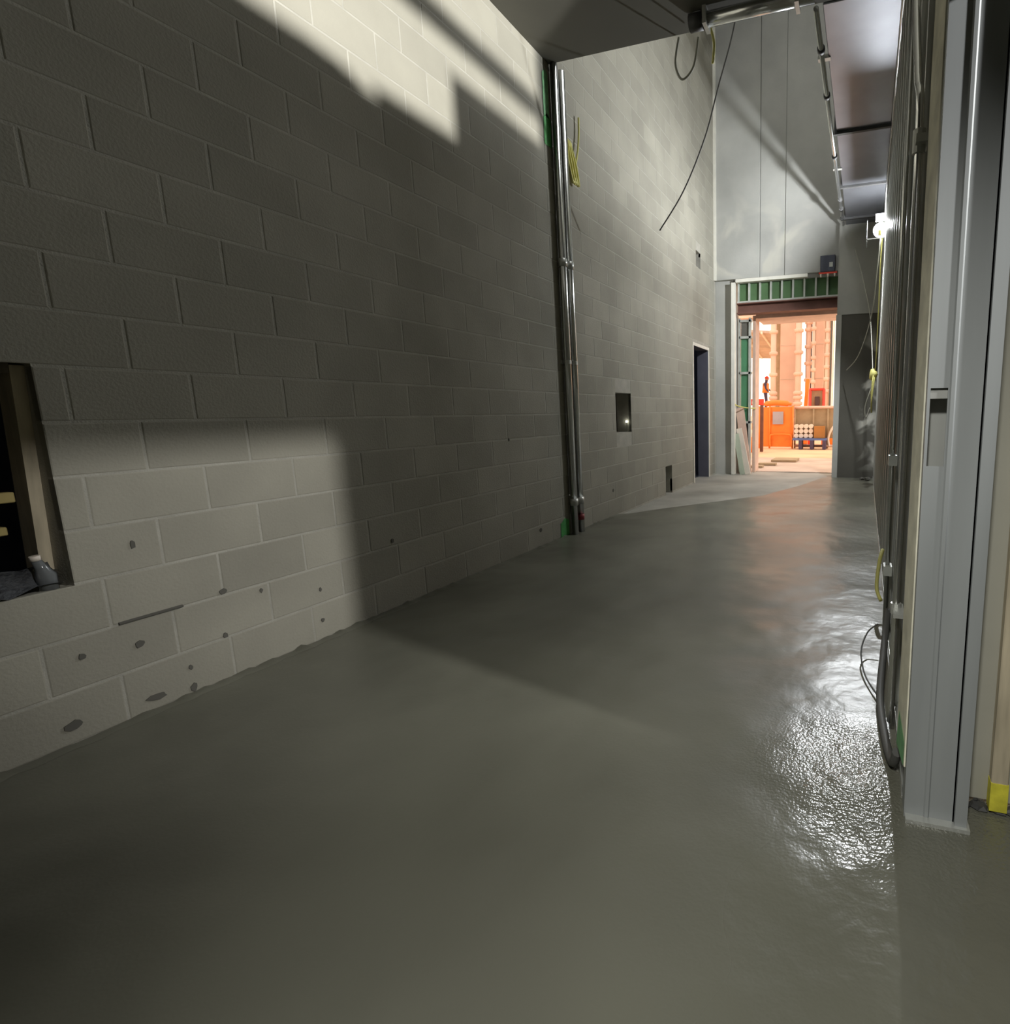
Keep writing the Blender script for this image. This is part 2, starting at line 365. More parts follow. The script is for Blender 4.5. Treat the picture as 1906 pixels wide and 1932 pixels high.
# metal door frame in the far block wall
df = struct(empty('door_1', (XL, 9.67, 0), '', ''), 'white metal door frame without a leaf in the far block wall', 'door')
for y0, y1 in ((9.17, 9.20), (10.14, 10.17)): box('jamb', (XL-.21, y0, -.02), (XL, y1, 2.37), M['slate'], df)
box('head', (XL-.21, 9.17, 2.335), (XL, 10.17, 2.37), M['slate'], df)
for y0, y1 in ((9.155, 9.20), (10.14, 10.175)): box('casing', (XL, y0, -.02), (XL+.014, y1, 2.385), M['white_paint'], df)
box('casing', (XL, 9.20, 2.335), (XL+.014, 10.14, 2.385), M['white_paint'], df)

# ------------------------------------------------------------------ floors
def poly_slab(name, pts, z0, z1, m):
    b = MB(); b.prism(pts, 2, z0, z1); return b.build(name, m)
fresh = [(-2.86, -3.2), (6.2, -3.2), (6.2, 1.80), (.32, 1.80), (.32, 10.45), (-.62, 10.45), (-.73, 10.2), (-1.0, 9.1), (-1.395, 7.9), (-1.9, 7.25), (-2.4, 6.6), (-2.72, 6.13), (-2.86, 6.0)]
fl = struct(poly_slab('floor', fresh, -.10, 0, M['wet_floor']), 'freshly poured wet grey concrete floor of the corridor', 'floor')
fo = struct(poly_slab('floor_far', [(-3.05, 5.7), (.32, 5.7), (.32, 11.3), (-3.05, 11.3)], -.2, -.022, M['old_slab']), 'older pale concrete slab at the far end of the corridor', 'floor')
# ragged splash of fresh concrete along the foot of the block wall
b = MB(); N = 150; r = random.Random(5)
hs = [0]*(N+1)
for i in range(N+1): hs[i] = .006 + .005*math.sin(i*.7) * r.random() + r.random()**4*.016
for i in range(N+1):
    y = .2 + (5.9-.2)*i/N; b.v += [(XL-.02, y, 0), (XL+.010, y, hs[i]), (XL+.04+.02*r.random(), y, .0005)]
for i in range(N): 
    for k in range(2): b.f.append((i*3+k, i*3+k+1, i*3+k+4, i*3+k+3))
b.build('concrete_splash', M['wet_floor'], fl, smooth=True)

# ------------------------------------------------------------------ ceilings and closing walls
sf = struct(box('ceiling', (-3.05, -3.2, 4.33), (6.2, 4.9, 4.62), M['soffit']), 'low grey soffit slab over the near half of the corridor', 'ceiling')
struct(box('ceiling_high', (-3.05, 4.8, 8.3), (.7, 11.0, 8.5), M['concrete']), 'high roof slab over the far end', 'ceiling')
struct(box('wall_above_soffit', (-3.05, 4.75, 4.62), (.7, 4.9, 8.3), M['concrete']), 'concrete wall rising above the soffit edge', 'wall')
struct(box('wall_rear', (-3.05, -3.3, -.1), (6.2, -3.2, 4.4), M['dim_board']), 'wall closing the corridor behind', 'wall')
struct(box('wall_side_room', (6.1, -3.2, -.1), (6.2, 1.9, 4.4), M['dim_board']), 'far wall of the side room', 'wall')
struct(box('ceiling_light_divider', (.325, -3.2, 3.20), (6.1, 3.3, 3.30), M['dim_board']), 'added slab over the side room, parting the light of two floodlights', 'ceiling')  # unseen slab added to keep the upper floodlight out of the doorway
struct(box('wall_loft', (.325, 3.3, 3.2), (6.2, 3.4, 4.33), M['dim_board']), 'wall closing the loft over the side room', 'wall')

# ------------------------------------------------------------------ right stud wall
XR = .155; SX0, SX1 = XR, XR+.152
sh = MB()
for a, b_, c, d in ((1.76, 2.074, 0, 3.326), (2.074, 2.663, 0, 3.519), (2.663, 10.6, 0, 8.3), (-3.2, -.75, 0, 4.33)): sh.box((SX1+.002, a, c), (SX1+.016, b_, d))  # unseen panel tops cut to shape floodlight patches on the left wall
sh.box((XR, -.75, 2.26), (SX1+.016, 1.62, 3.326)).box((XR, -3.2, 0), (SX1+.016, -.75, 3.326))
wall_right = struct(sh.build('wall_right', M['sheath']), 'right wall of bare steel studs with sheathing behind them', 'wall')
box('shadow_rail', (SX1-.05, -.75, 3.611), (SX1+.016, 2.663, 3.690), M['galv'], wall_right)  # added unseen rail that casts a dark band on the left wall
def stud_mesh(z0, z1):
    t = .0022; d = .152; fl_ = .042; lip = .013
    fl2 = fl_
    prof = [(0,0),(d,0),(d,fl_),(d-lip,fl_),(d-lip,fl_-t),(d-t,fl_-t),(d-t,t),(t,t),(t,fl_-t),(lip,fl_-t),(lip,fl_),(0,fl_)]
    return MB().prism([(a, fl_-b) for a, b in prof], 2, z0, z1)
sm = stud_mesh(.0, 4.32).mesh('stud'); sm.materials.append(M['galv'])
for i in range(20):
    y = 2.69 + i*.4064
    if y > 10.5: break
    o = link('stud', sm, None, wall_right); o.location = (XR, y, .002)
s2 = stud_mesh(0, 3.2).mesh('stud'); s2.materials.append(M['galv'])
o = link('stud', s2, None, wall_right); o.location = (XR, 2.29, .002)
o = link('stud', s2, None, wall_right); o.location = (XR, 1.95, .002)
MB().prism([(XR-.002, .04), (XR-.002, 0), (SX1+.001, 0), (SX1+.001, .04), (SX1-.001, .04), (SX1-.001, .003), (XR, .003), (XR, .04)], 1, 1.72, 10.4).build('floor_track', M['galv'], wall_right)
MB().box((XR-.003, 2.67, 4.24), (SX1, 10.4, 4.33)).build('top_track', M['galv'], wall_right)
for z in (1.22, 2.44, 3.3): MB().box((XR+.05, 2.7, z), (XR+.09, 10.3, z+.016)).build('bridging_channel', M['galv'], wall_right)
# cream strip on the corridor edge of the first stud
cs = MB(); N = 26
for i in range(N+1):
    z = .14 + 3.1*i/N; wv = random.uniform(-.008, .008)
    cs.v += [(XR-.004, 1.665, z), (XR-.018, 1.80+wv, z), (XR+.012, 1.665, z), (XR+.012, 1.80+wv, z)]
for i in range(N):
    a = i*4
    for q in ((0,1,5,4),(2,3,7,6),(1,3,7,5),(0,2,6,4)): cs.f.append(tuple(a+k for k in q))
o = cs.build('edge_strip', M['cream'], wall_right); o['label'] = 'cream rough edge strip'
MB().add([(XR-.0065, 1.67, .14), (XR-.0195, 1.795, .14), (XR-.0175, 1.77, .27), (XR-.0065, 1.67, .22)], [(0,1,2,3)]).build('paint_mark', M['green_mark'], wall_right)

# heavy jamb stud at the near end, with its knockout hole
jm = empty('jamb_stud', (XR+.07, 1.63, 0), 'wide grey steel jamb stud with a slotted hole, nearest stud', 'stud')
jb = MB(); hx0, hx1, hz0, hz1 = .163, .206, 1.075, 1.285; top = 3.32
for x0, x1, z0, z1 in ((XR, hx0, 0, top), (hx1, .300, 0, top), (hx0, hx1, 0, hz0), (hx0, hx1, hz1, top)): jb.box((x0, 1.628, z0), (x1, 1.631, z1))
jb.box((XR, 1.631, 0), (XR+.0025, 1.70, top)).box((.2975, 1.631, 0), (.300, 1.70, top))
jb.box((.262, 1.634, 0), (.2975, 1.636, top)); jb.build('web', M['galv_face'], jm)
MB().prism([(.208, 1.629), (.213, 1.6235), (.222, 1.6235), (.227, 1.629)], 2, .01, top).build('stiffening_rib', M['galv_face'], jm)
MB().prism([(.290, 1.628), (.291, 1.634), (.294, 1.634), (.294, 1.612), (.327, 1.612), (.327, 1.70), (.324, 1.70), (.324, 1.615), (.297, 1.615), (.297, 1.628)], 2, .01, top).build('outer_flange', M['galv_face'], jm)
box('slot_lip', (hx0, 1.632, hz1-.028), (hx1, 1.65, hz1-.006), M['galv'], jm)
box('slot_back', (hx0-.004, 1.69, hz0-.03), (hx1+.03, 1.694, hz1+.03), M['galv'], jm)
MB().box((XR+.003, 1.60, .0), (.335, 1.72, .012)).build('base_track', M['galv'], jm)

# return wall to the right of the jamb
rw = struct(box('wall_return', (.325, 1.75, .02), (6.1, 1.85, 3.20), M['sheath']), 'beige board wall turning right behind the jamb stud', 'wall')
ws = empty('timber_stud', (.43, 1.72, 0), 'upright pine stud with a yellow painted foot at the right edge', 'stud')
box('board', (.405, 1.712, .03), (.452, 1.748, 2.4), M['wood'], ws, .003)
box('painted_foot', (.404, 1.710, .012), (.453, 1.7485, .105), M['yellow_paint'], ws)
box('shade_sheet', (.455, 1.738, 1.12), (.70, 1.7495, 1.62), M['primer'], None)  # thin sheet; shading on the return wall put into its colour
tag(bpy.data.objects['shade_sheet'], 'reddish brown sheet standing in for shading on the return wall above the pine stud', 'board')
bs = MB()
for i in range(14):
    x = .33 + i*.05; bs.ball((x, 1.735, .006), .03, 7, 4, .5, .25)
tag(bs.build('gap_shade_lumps', M['duct_dark']), 'dark lumps standing in for the shaded gap under the return wall', 'rubble', kind='stuff')  # dark lumps added to carry the shade of the gap under the wall

# ------------------------------------------------------------------ conduits on the left wall
for nm, y, lab in (('steel_conduit', 4.905, 'nearer of the two upright steel conduits on the block wall'), ('steel_conduit', 5.03, 'farther of the two upright steel conduits, with red tape near the floor')):
    c = empty(nm, (XL+.045, y, 0), lab, 'conduit', 'upright conduits on the left wall')
    MB().tube([(XL+.045, y, 0), (XL+.045, y, 4.329)], .036, 14).build('pipe', M['conduit'], c, smooth=True)
    for z in (.30, 2.6): MB().tube([(XL+.045, y, z), (XL+.045, y, z+.07)], .043, 14).build('coupling', M['galv'], c, smooth=True)
    MB().box((XL-.001, y-.055, 1.70), (XL+.012, y+.055, 1.735)).tube([(XL+.045, y, 1.70), (XL+.045, y, 1.735)], .039, 14).build('strap', M['galv'], c)
    if y > 5: MB().tube([(XL+.045, y, .13), (XL+.045, y, .19)], .0385, 14).build('red_tape', M['red_tape'], c, smooth=True)

# ------------------------------------------------------------------ duct, pipes under the high part
DX0 = -.44
du = empty('duct', (-.14, 7.7, 4.33), 'long grey sheet metal duct running above the stud wall', 'duct')
ys = [4.92, 7.03, 8.64, 10.0, 10.58]
for i in range(len(ys)-1):
    box('duct_section', (DX0, ys[i]+.012, 4.335), (.148, ys[i+1]-.012, 4.80), M['duct'], du, .006)
for y in ys[1:-1]: box('duct_flange', (DX0-.025, y-.022, 4.305), (.150, y+.022, 4.825), M['duct_dark'], du)
sp = empty('sprinkler_pipe', (-.45, 7.7, 4.3), 'thin steel pipe along the left edge of the duct', 'pipe')
MB().tube([(-.492, 4.95, 4.33), (-.492, 10.58, 4.33)], .022, 10).build('pipe', M['conduit'], sp, smooth=True)
for y in (5.45, 6.2, 7.6, 9.1, 9.5, 9.95): MB().tube([(-.492, y, 4.33), (-.492, y+.05, 4.33)], .034, 10).build('coupling', M['duct_dark'], sp, smooth=True)
for y in (5.6, 8.0): box('hanger', (-.53, y, 4.325), (-.42, y+.05, 4.36), M['galv'], sp)
cp = empty('cross_pipe', (-1, 4.70, 4.25), 'thick steel pipe crossing under the front edge of the soffit', 'pipe')
MB().tube([(-1.36, 4.70, 4.268), (-.48, 4.70, 4.268)], .052, 14).build('pipe', M['conduit'], cp, smooth=True)
MB().tube([(-1.45, 4.70, 4.265), (-1.34, 4.70, 4.265)], .062, 14).build('end_cap', M['duct_dark'], cp, smooth=True)
for x in (-1.33, -.62): box('clamp', (x, 4.63, 4.205), (x+.03, 4.77, 4.331), M['galv'], cp)

# conduit on the stud wall, with a bent top and bracket
c = empty('wall_conduit', (.125, 2.05, 0), 'shiny upright conduit bent at the top on the near end of the stud wall', 'conduit')
MB().tube(spline([(.13, 2.06, .06), (.13, 2.06, 1.0), (.13, 2.06, 2.08), (.122, 2.13, 2.3), (.115, 2.3, 2.62), (.115, 2.5, 3.0)], 6), .0135, 10).build('pipe', M['dull_conduit'], c, smooth=True)
MB().box((.118, 2.02, 2.06), (.156, 2.10, 2.085)).tube([(.13, 2.06, 2.04), (.13, 2.06, 2.11)], .02, 10).build('bracket', M['galv'], c)
MB().box((.118, 1.98, .50), (.156, 2.10, .515)).tube([(.13, 2.06, .49), (.13, 2.06, .53)], .019, 10).build('bracket', M['galv'], c)
c = empty('wall_conduit', (.135, 2.95, 0), 'short upright conduit with box clamps further along the stud wall', 'conduit')
MB().tube([(.135, 2.95, .05), (.135, 2.95, 3.6)], .012, 8).build('pipe', M['conduit'], c, smooth=True)
for z in (.38, .95): MB().box((.115, 2.91, z), (.156, 2.99, z+.05)).build('clamp', M['framing'], c)
# black flex hanging loose at the foot
fx = MB().tube(spline([(.145, 2.9, .20), (.12, 2.6, .10), (.10, 2.3, .03), (.11, 2.02, .025), (.13, 1.85, .03), (.14, 1.80, .10)], 8), .016, 8).build('flexible_cable', M['wire'], smooth=True)
tag(fx, 'thick black flexible cable lying along the foot of the stud wall', 'cable')
lp = MB().tube(spline([(.10, 2.9, .12), (.05, 2.85, .09), (.02, 2.7, .05), (.04, 2.5, .02), (.10, 2.30, .02)], 8), .004, 6).build('loose_wire', M['wire'], smooth=True)
tag(lp, 'thin dark wire looping out over the wet floor by the studs', 'wire')
yt = MB().tube(spline([(.13, 3.55, .36), (.11, 3.45, .30), (.10, 3.40, .16), (.125, 3.34, .10)], 6), .012, 6).build('yellow_tie', M['yellow'], smooth=True)
tag(yt, 'short yellow cord end hanging near the floor on the studs', 'cord')

# ------------------------------------------------------------------ work lamp on the studs
LX, LY, LZ = .085, 8.34, 3.68
wl = empty('work_lamp', (LX, LY, LZ), 'glaring white work lamp hung high on the stud wall', 'lamp')
MB().ball((LX, LY, LZ), .032, 14, 9).build('bulb', M['bulb'], wl, smooth=True)
MB().tube([(LX, LY, LZ-.036), (LX, LY, LZ-.05), (LX, LY, LZ-.13)], [.018, .02, .016], 10).build('socket', M['yellow'], wl, smooth=True)
gs = MB().box((LX-.168, LY-.34, LZ-.022), (LX-.16, LY+.10, LZ-.016)).box((LX-.168, LY-.34, LZ-.245), (LX-.16, LY+.10, LZ-.238))  # added black slats dimming lamp light on the lower left wall
for k in range(22): gs.box((LX-.165, LY-.34+.02*k, LZ-.24), (LX-.162, LY-.34+.02*k+.0072, LZ-.016))
gs.build('shadow_slats', M['black'], wl)
MB().box((LX-.06, LY-.30, LZ+.055), (LX+.068, LY+.035, LZ+.060)).tube([(LX+.01, LY+.115, LZ-.03), (LX+.01, LY+.125, LZ-.03)], .10, 18).build('shadow_plates', M['black'], wl)  # added black plates keeping lamp light off duct and pier
MB().bar((LX-.16, LY-.02, LZ-.17), (XR, LY-.02, LZ-.17), .012, .012).build('bracket', M['galv'], wl)
def cord(name, pts, r_, m, label, cat='cord', n=7):
    return tag(MB().tube(spline(pts, n), r_, 6).build(name, m, smooth=True), label, cat)
cord('lamp_cord', [(.10, 8.3, 3.52), (.09, 8.25, 3.35), (.07, 8.4, 3.1), (.02, 9.0, 2.6), (-.15, 9.6, 2.1), (-.35, 10.1, 1.9)], .007, M['pale_wire'], 'pale cord drooping from the work lamp across the dark pier')
cord('lamp_cord', [(.12, 8.36, 3.55), (.115, 8.5, 3.2), (.115, 8.7, 2.6), (.11, 8.9, 1.9), (.09, 8.95, 1.75)], .008, M['yellow'], 'yellow cord running down from the work lamp to the coiled bundle')
cord('lamp_cord', [(-.28, 10.2, 3.9), (-.12, 9.9, 3.3), (.0, 9.5, 2.7), (.06, 9.2, 2.0), (.07, 9.0, 1.72)], .007, M['pale_wire'], 'pale cord falling from the duct to the coiled bundle')
b = MB(); r = random.Random(2)
for k in range(5):
    a = .10+.03*k; b.tube(spline([(.085+.006*k, 8.95, 1.78), (.07, 8.95-.08-a*.3, 1.62-.06*k), (.06+.004*k, 8.93, 1.46-.07*k), (.075, 8.95+.07+a*.2, 1.60-.04*k), (.09, 8.95, 1.77)], 6), .010, 6)
b.ball((.08, 8.95, 1.74), .06, 8, 6, 1.4, .2)
tag(b.build('cord_bundle', M['yellow'], smooth=True), 'coiled yellow cord bundle hanging on the far studs', 'cord')
cord('trailing_cord', [(.08, 8.9, 1.6), (.03, 8.85, 1.45), (-.02, 8.85, 1.25), (.0, 8.85, 1.1), (.05, 8.86, 1.25)], .008, M['pale_wire'], 'pale loop trailing below the yellow cord bundle')

# cords at the soffit edge and on the far block wall
cord('hanging_wire', [(-1.30, 6.0, 8.29), (-1.29, 6.0, 6.6), (-1.32, 6.0, 5.5), (-1.394, 6.0, 4.99), (-1.559, 6.0, 4.472), (-1.703, 6.0, 4.025), (-1.942, 6.0, 3.544), (-2.221, 6.0, 3.176)], .008, M['wire'], 'dark wire hanging slack in front of the far block wall', 'wire')
cord('yellow_stub', [(-1.35, 4.905, 4.37), (-1.32, 4.95, 4.25), (-1.345, 5.0, 4.12)], .011, M['yellow'], 'short yellow cord end hanging from the soffit edge')
cord('wire_loop', [(-1.62, 4.93, 4.33), (-1.66, 4.95, 4.15), (-1.60, 4.95, 4.02), (-1.50, 4.95, 4.10), (-1.45, 4.93, 4.30)], .010, M['pale_wire'], 'grey loop of wire under the soffit edge', 'wire')
b = MB()
for k in range(4): b.tube(spline([(XL+.03, 5.10+.02*k, 3.80), (XL+.05, 5.08+.05*k, 3.62), (XL+.05, 5.16+.04*k, 3.44), (XL+.04, 5.22, 3.55), (XL+.03, 5.12+.02*k, 3.79)], 6), .016, 6)
tag(b.build('cord_hank', M['yellow'], smooth=True), 'hank of yellow cord hooked on the far wall beside the conduits', 'cord')
cord('cord_tail', [(XL+.03, 5.37, 4.10), (XL+.03, 5.36, 3.95), (XL+.03, 5.33, 3.80), (XL+.03, 5.26, 3.60)], .010, M['yellow'], 'thin yellow cord tail above the hank on the far wall')

# ------------------------------------------------------------------ end wall
YE = 10.6
we = MB(); we.box((-3.05, YE+.15, -.1), (-2.47, YE+.45, 3.66)).box((-2.47, YE+.10, 3.60), (-.55, YE+.45, 3.66)).box((-3.05, YE+.16, 3.66), (.5, YE+.45, 8.4)).box((-.55, YE+.15, 0), (.5, YE+.45, 3.66))
wall_end = struct(we.build('wall_end', M['concrete']), 'tall cast concrete wall closing the corridor above the far opening', 'wall')
for x0, x1, dy in ((XL, -1.98, 0), (-1.975, -1.52, .018), (-1.515, -.44, .0), (-.435, .30, .03)):
    box('wall_panel', (x0, YE+dy, 3.66), (x1, YE+.16, 8.3), M['end_wall'], wall_end, .006)
box('corner_strip', (XL, YE-.03, 3.66), (XL+.05, YE, 8.3), M['white_paint'], wall_end)
box('left_pier', (XL+.001, YE+.10, -.03), (-2.50, YE+.15, 3.66), M['concrete'], wall_end)
# right pier with dark lower face and pale plaster patches
rp = struct(box('wall_end_right', (-.55, 10.35, -.03), (.30, 10.75, 3.66), M['pier']), 'dark pier to the right of the far opening', 'wall')
box('upper_band', (-.55, 10.335, 2.86), (.30, 10.349, 4.33), M['concrete_grey'], rp)
box('pier_edge', (-.565, 10.335, -.02), (-.47, 10.36, 2.86), M['concrete'], rp)
tag(MB().ball((.06, 10.0, .03), .06, 8, 5, .6, .2).ball((-.02, 10.05, .025), .045, 8, 5, .6, .2).build('rubble_heap', M['daub']), 'small dark heap at the foot of the right pier', 'rubble', kind='stuff')
# navy box with three lit clips over the opening
nb = empty('junction_box', (-.74, YE-.03, 3.64), 'dark navy square box on the concrete above the green header', 'box')
box('box_body', (-.875, YE-.06, 3.645), (-.62, YE, 3.92), M['navy'], nb, .006)
box('cover_plate', (-.72, YE-.066, 3.72), (-.66, YE-.058, 3.80), M['framing'], nb)
box('red_rail', (-.90, YE-.05, 3.615), (-.585, YE-.02, 3.640), M['red'], nb)
for x in (-.86, -.74, -.62): MB().tube([(x, YE-.04, 3.612), (x, YE-.04, 3.56)], [.022, .012], 8).build('white_clip', M['pale'], nb)
# timber strip up the left of the opening and along its head
ts = empty('opening_trim', (-2.45, YE, 0), 'pale timber strip up the left side of the far opening', 'trim')
box('upright', (-2.51, YE-.03, -.02), (-2.44, YE+.10, 3.60), M['white_paint'], ts, .003)
box('head_strip', (-2.43, YE-.02, 3.595), (-1.10, YE+.08, 3.655), M['white_paint'], ts, .003)
# green header of boards between light steel studs
gh = struct(empty('wall_header', (-1.45, YE+.2, 3.27), '', ''), 'green board header with pale studs over the far opening', 'wall')
nX = 9; hx = [-2.40+(1.85)*k/nX for k in range(nX+1)]
for k in range(nX): box('green_panel', (hx[k]+.012, YE+.17, 3.28), (hx[k+1]-.012, YE+.19, 3.60), M['green_board'], gh)
for k in range(nX+1): box('header_stud', (hx[k]-.016, YE+.11, 3.26), (hx[k]+.016, YE+.20, 3.60), M['framing'], gh)
box('header_track', (-2.42, YE+.10, 3.245), (-.54, YE+.20, 3.275), M['framing'], gh)
st = tag(MB().prism([(YE+.10, 3.245), (YE+.32, 3.245), (YE+.32, 3.225), (YE+.215, 3.22), (YE+.215, 3.075), (YE+.32, 3.07), (YE+.32, 3.05), (YE+.10, 3.05), (YE+.10, 3.07), (YE+.205, 3.075), (YE+.205, 3.22), (YE+.10, 3.225)], 0, -2.43, -.54).build('lintel_beam', M['primer']), 'dark red primed steel lintel beam under the green header', 'beam')
# green side infill left of the inner opening
gi = struct(empty('wall_side_infill', (-2.28, YE+.4, 0), '', ''), 'narrow green side wall of membrane and pale framing left of the opening', 'wall')
yi = YE+.36
for z0, z1, m_ in ((2.66, 2.93, 'concrete_dark'), (1.98, 2.62, 'green_glass'), (1.02, 1.94, 'green_glass'), (.30, .98, 'concrete_dark'), (0, .27, 'concrete_dark')):
    box('infill_panel', (-2.40, yi, z0), (-2.22, yi+.02, z1), M[m_], gi)
for z in (2.94, 2.63, 1.95, .99): box('cross_member', (-2.43, yi-.05, z-.015), (-2.18, yi+.03, z+.03), M['framing'], gi)
for x in (-2.43, -2.22): box('side_stud', (x-.02, yi-.05, -.02), (x+.02, yi+.04, 3.0), M['framing'], gi)
# inner peach-lit frame
inf = empty('inner_frame', (-1.4, 11.1, 0), 'sunlit peach timber frame around the inner far opening', 'frame')
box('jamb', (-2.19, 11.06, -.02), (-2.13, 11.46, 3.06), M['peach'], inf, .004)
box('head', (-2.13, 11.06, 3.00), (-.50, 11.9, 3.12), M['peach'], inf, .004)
# planks and boards leaning in the opening
pk = tag(MB().bar((-2.23, 10.82, -.02), (-2.40, 10.87, 1.28), .16, .035, (0,1,0)).build('leaning_plank', M['peach']), 'reddish plank leaning on the green side wall', 'board')
pk = tag(MB().bar((-2.20, 10.72, -.02), (-2.39, 10.74, .88), .11, .022, (0,1,0)).build('leaning_board', M['pale']), 'whiter of the pale boards leaning at the left of the opening', 'board')
pk = tag(MB().bar((-2.30, 10.655, -.02), (-2.43, 10.68, .78), .10, .022, (0,1,0)).build('leaning_board', M['pale_green']), 'greenish board leaning in front of the pale trim', 'board')
cord('caution_tape', [(-2.46, 10.6, 1.36), (-2.38, 10.70, 1.31), (-2.25, 10.9, 1.28), (-2.12, 11.045, 1.27)], .012, M['yellow'], 'yellow tape tied across the green side wall', 'tape')

# ------------------------------------------------------------------ beyond the opening
struct(box('floor_threshold', (-3.2, 11.18, -.3), (.8, 14.5, -.005), M['slab_pink']), 'pinkish slab just outside the opening', 'floor')
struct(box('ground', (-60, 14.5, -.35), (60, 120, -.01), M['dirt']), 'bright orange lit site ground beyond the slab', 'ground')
for nm, a, b_, lab in (('fallen_board', (-2.3, 12.3, 0), (-1.9, 12.5, .05), 'brown board lying flat outside the opening, nearer one'), ('fallen_board', (-2.15, 13.2, 0), (-1.55, 13.9, .05), 'brown board lying flat outside the opening, farther one'), ('fallen_board', (-2.5, 11.75, 0), (-2.1, 11.95, .045), 'pale dusty board lying by the leaning planks')):
    tag(box(nm, a, b_, M['ochre'], None, .004), lab, 'board')

# post with red head and dark leg, left
rb = empty('barrier_post', (-3.0, 16.5, 0), 'dark post with a red crosspiece at the left of the outdoor view', 'post')
box('post', (-3.02, 16.45, 0), (-2.93, 16.55, 1.40), M['primer'], rb)
box('crosspiece', (-3.55, 16.44, 1.38), (-2.92, 16.56, 1.56), M['red'], rb, .01)
box('reflector', (-3.26, 16.42, 1.42), (-3.16, 16.44, 1.50), M['pale'], rb)
dl = empty('traffic_delineator', (-3.12, 16.2, 0), 'orange traffic post with pale bands beside the dark post', 'post')
MB().tube([(-3.14, 16.2, 0), (-3.14, 16.2, 1.25)], [.10, .07], 10).build('body', M['orange'], dl, smooth=True)
for z in (.45, .85): MB().tube([(-3.14, 16.2, z), (-3.14, 16.2, z+.22)], [.102-.03*z/1.2, .096-.03*z/1.2], 10).build('pale_band', M['pale'], dl, smooth=True)
# orange barricade with grey sign
ob = empty('orange_barricade', (-2.8, 18, 0), 'solid orange barricade panel with a grey notice on it', 'barricade')
box('panel', (-3.32, 18.0, .05), (-2.24, 18.06, 1.33), M['orange'], ob, .01)
for x in (-3.32, -2.98, -2.24): MB().tube([(x, 17.97, 0), (x, 17.97, 1.36)], .03, 8).build('upright', M['orange'], ob, smooth=True)
MB().tube(spline([(-2.95, 17.92, .06), (-2.95, 17.9, .38), (-2.85, 17.9, .45), (-2.4, 17.9, .45), (-2.26, 17.9, .38), (-2.26, 17.92, .05)], 5), .028, 8).build('tube_rail', M['orange'], ob, smooth=True)
box('notice', (-2.88, 17.94, .78), (-2.54, 17.96, 1.18), M['sign'], ob)
# tarp ridge on top
b = MB(); b.tube(spline([(-3.3, 18.1, 1.40), (-2.9, 18.1, 1.46), (-2.6, 18.1, 1.45), (-2.3, 18.1, 1.41)], 6), [.04]*3+[.09]*13+[.05]*3, 8)
tag(b.build('rolled_tarp', M['orange'], smooth=True), 'rolled orange tarp on top of the solid barricade', 'tarp')
# open orange barrier with pale parts behind
of = empty('orange_rail_barrier', (-1.6, 18.1, 0), 'open orange tube barrier to the right of the solid panel', 'barricade')
for z in (.08, 1.30): MB().tube([(-2.2, 18.1, z), (-.6, 18.1, z)], .045, 8).build('rail', M['peach'], of, smooth=True)
for x in (-2.18, -1.60, -1.15, -.66): MB().tube([(x, 18.1, 0), (x, 18.1, 1.33)], .03, 8).build('upright', M['ochre'], of, smooth=True)
box('mesh_sheet', (-2.18, 18.16, .32), (-.62, 18.18, 1.26), M['ochre'], of)
pa = empty('pallet', (-1.6, 17.85, 0), 'dark low skid carrying pale tubes before the open barrier', 'pallet')
box('deck', (-2.19, 17.6, .28), (-1.15, 18.05, .34), M['blue'], pa)
for x in (-1.95, -1.6, -1.22): box('bearer', (x-.05, 17.6, 0), (x+.05, 18.05, .28), M['workwear'], pa)
r = random.Random(4)
for i in range(4):
    for j in range(3):
        c0 = (-2.10+.15*i, 17.98, .342+.074+.1475*j)
        tag(MB().tube([(c0[0], 17.80, c0[2]), (c0[0], 18.04, c0[2])], .073, 10).build('pale_tube', M['pale'], smooth=True), 'pale tube, '+('bottom', 'middle', 'top')[j]+' row of the stack, '+('leftmost', 'second from left', 'third from left', 'rightmost')[i], 'tube', 'stack of pale tubes')
tag(box('brown_carton', (-1.54, 17.7, .342), (-1.22, 18.0, .72), M['brown'], None, .008), 'brown carton on the low skid', 'carton')
for k, (x, s_) in enumerate(((-1.08, 1), (-.88, .9))):
    tag(MB().tube(spline([(x, 17.9, .08), (x-.03, 17.9, .35), (x+.06, 17.9, .6*s_), (x+.16, 17.9, .72*s_), (x+.12, 17.9, .45)], 6), .035, 8).build('bent_hose', M['pale'], smooth=True), ('left' if k == 0 else 'right')+' bent pale hose at the right end of the open barrier', 'hose')
# red lift basket, orange boom, drum
rd = empty('red_basket', (-1.66, 20, 0), 'red tubular lift basket standing above the open barrier', 'lift')
for x in (-1.90, -1.43): MB().tube([(x, 20, -.01), (x, 20, 1.93)], .05, 8).build('post', M['red'], rd, smooth=True)
for z in (1.93, 1.22, .95): MB().tube([(-1.92, 20, z), (-1.41, 20, z)], .045, 8).build('rail', M['red'], rd, smooth=True)
box('control_panel', (-1.74, 20.02, 1.38), (-1.58, 20.12, 1.68), M['precast_dark'], rd, .01)
box('toe_board', (-1.90, 19.97, .55), (-1.43, 20.02, 1.18), M['red'], rd)
box('mesh_back', (-1.9, 20.1, 1.22), (-1.43, 20.12, 1.9), M['ochre'], rd)
bo = empty('orange_boom', (-2.05, 20.5, 0), 'slim orange boom arm standing left of the red basket', 'lift')
MB().bar((-2.16, 20.5, .4), (-2.04, 20.5, 2.32), .12, .12).build('arm', M['orange'], bo)
box('boom_foot', (-2.3, 20.3, 0), (-2.0, 20.7, .42), M['orange'], bo, .02)
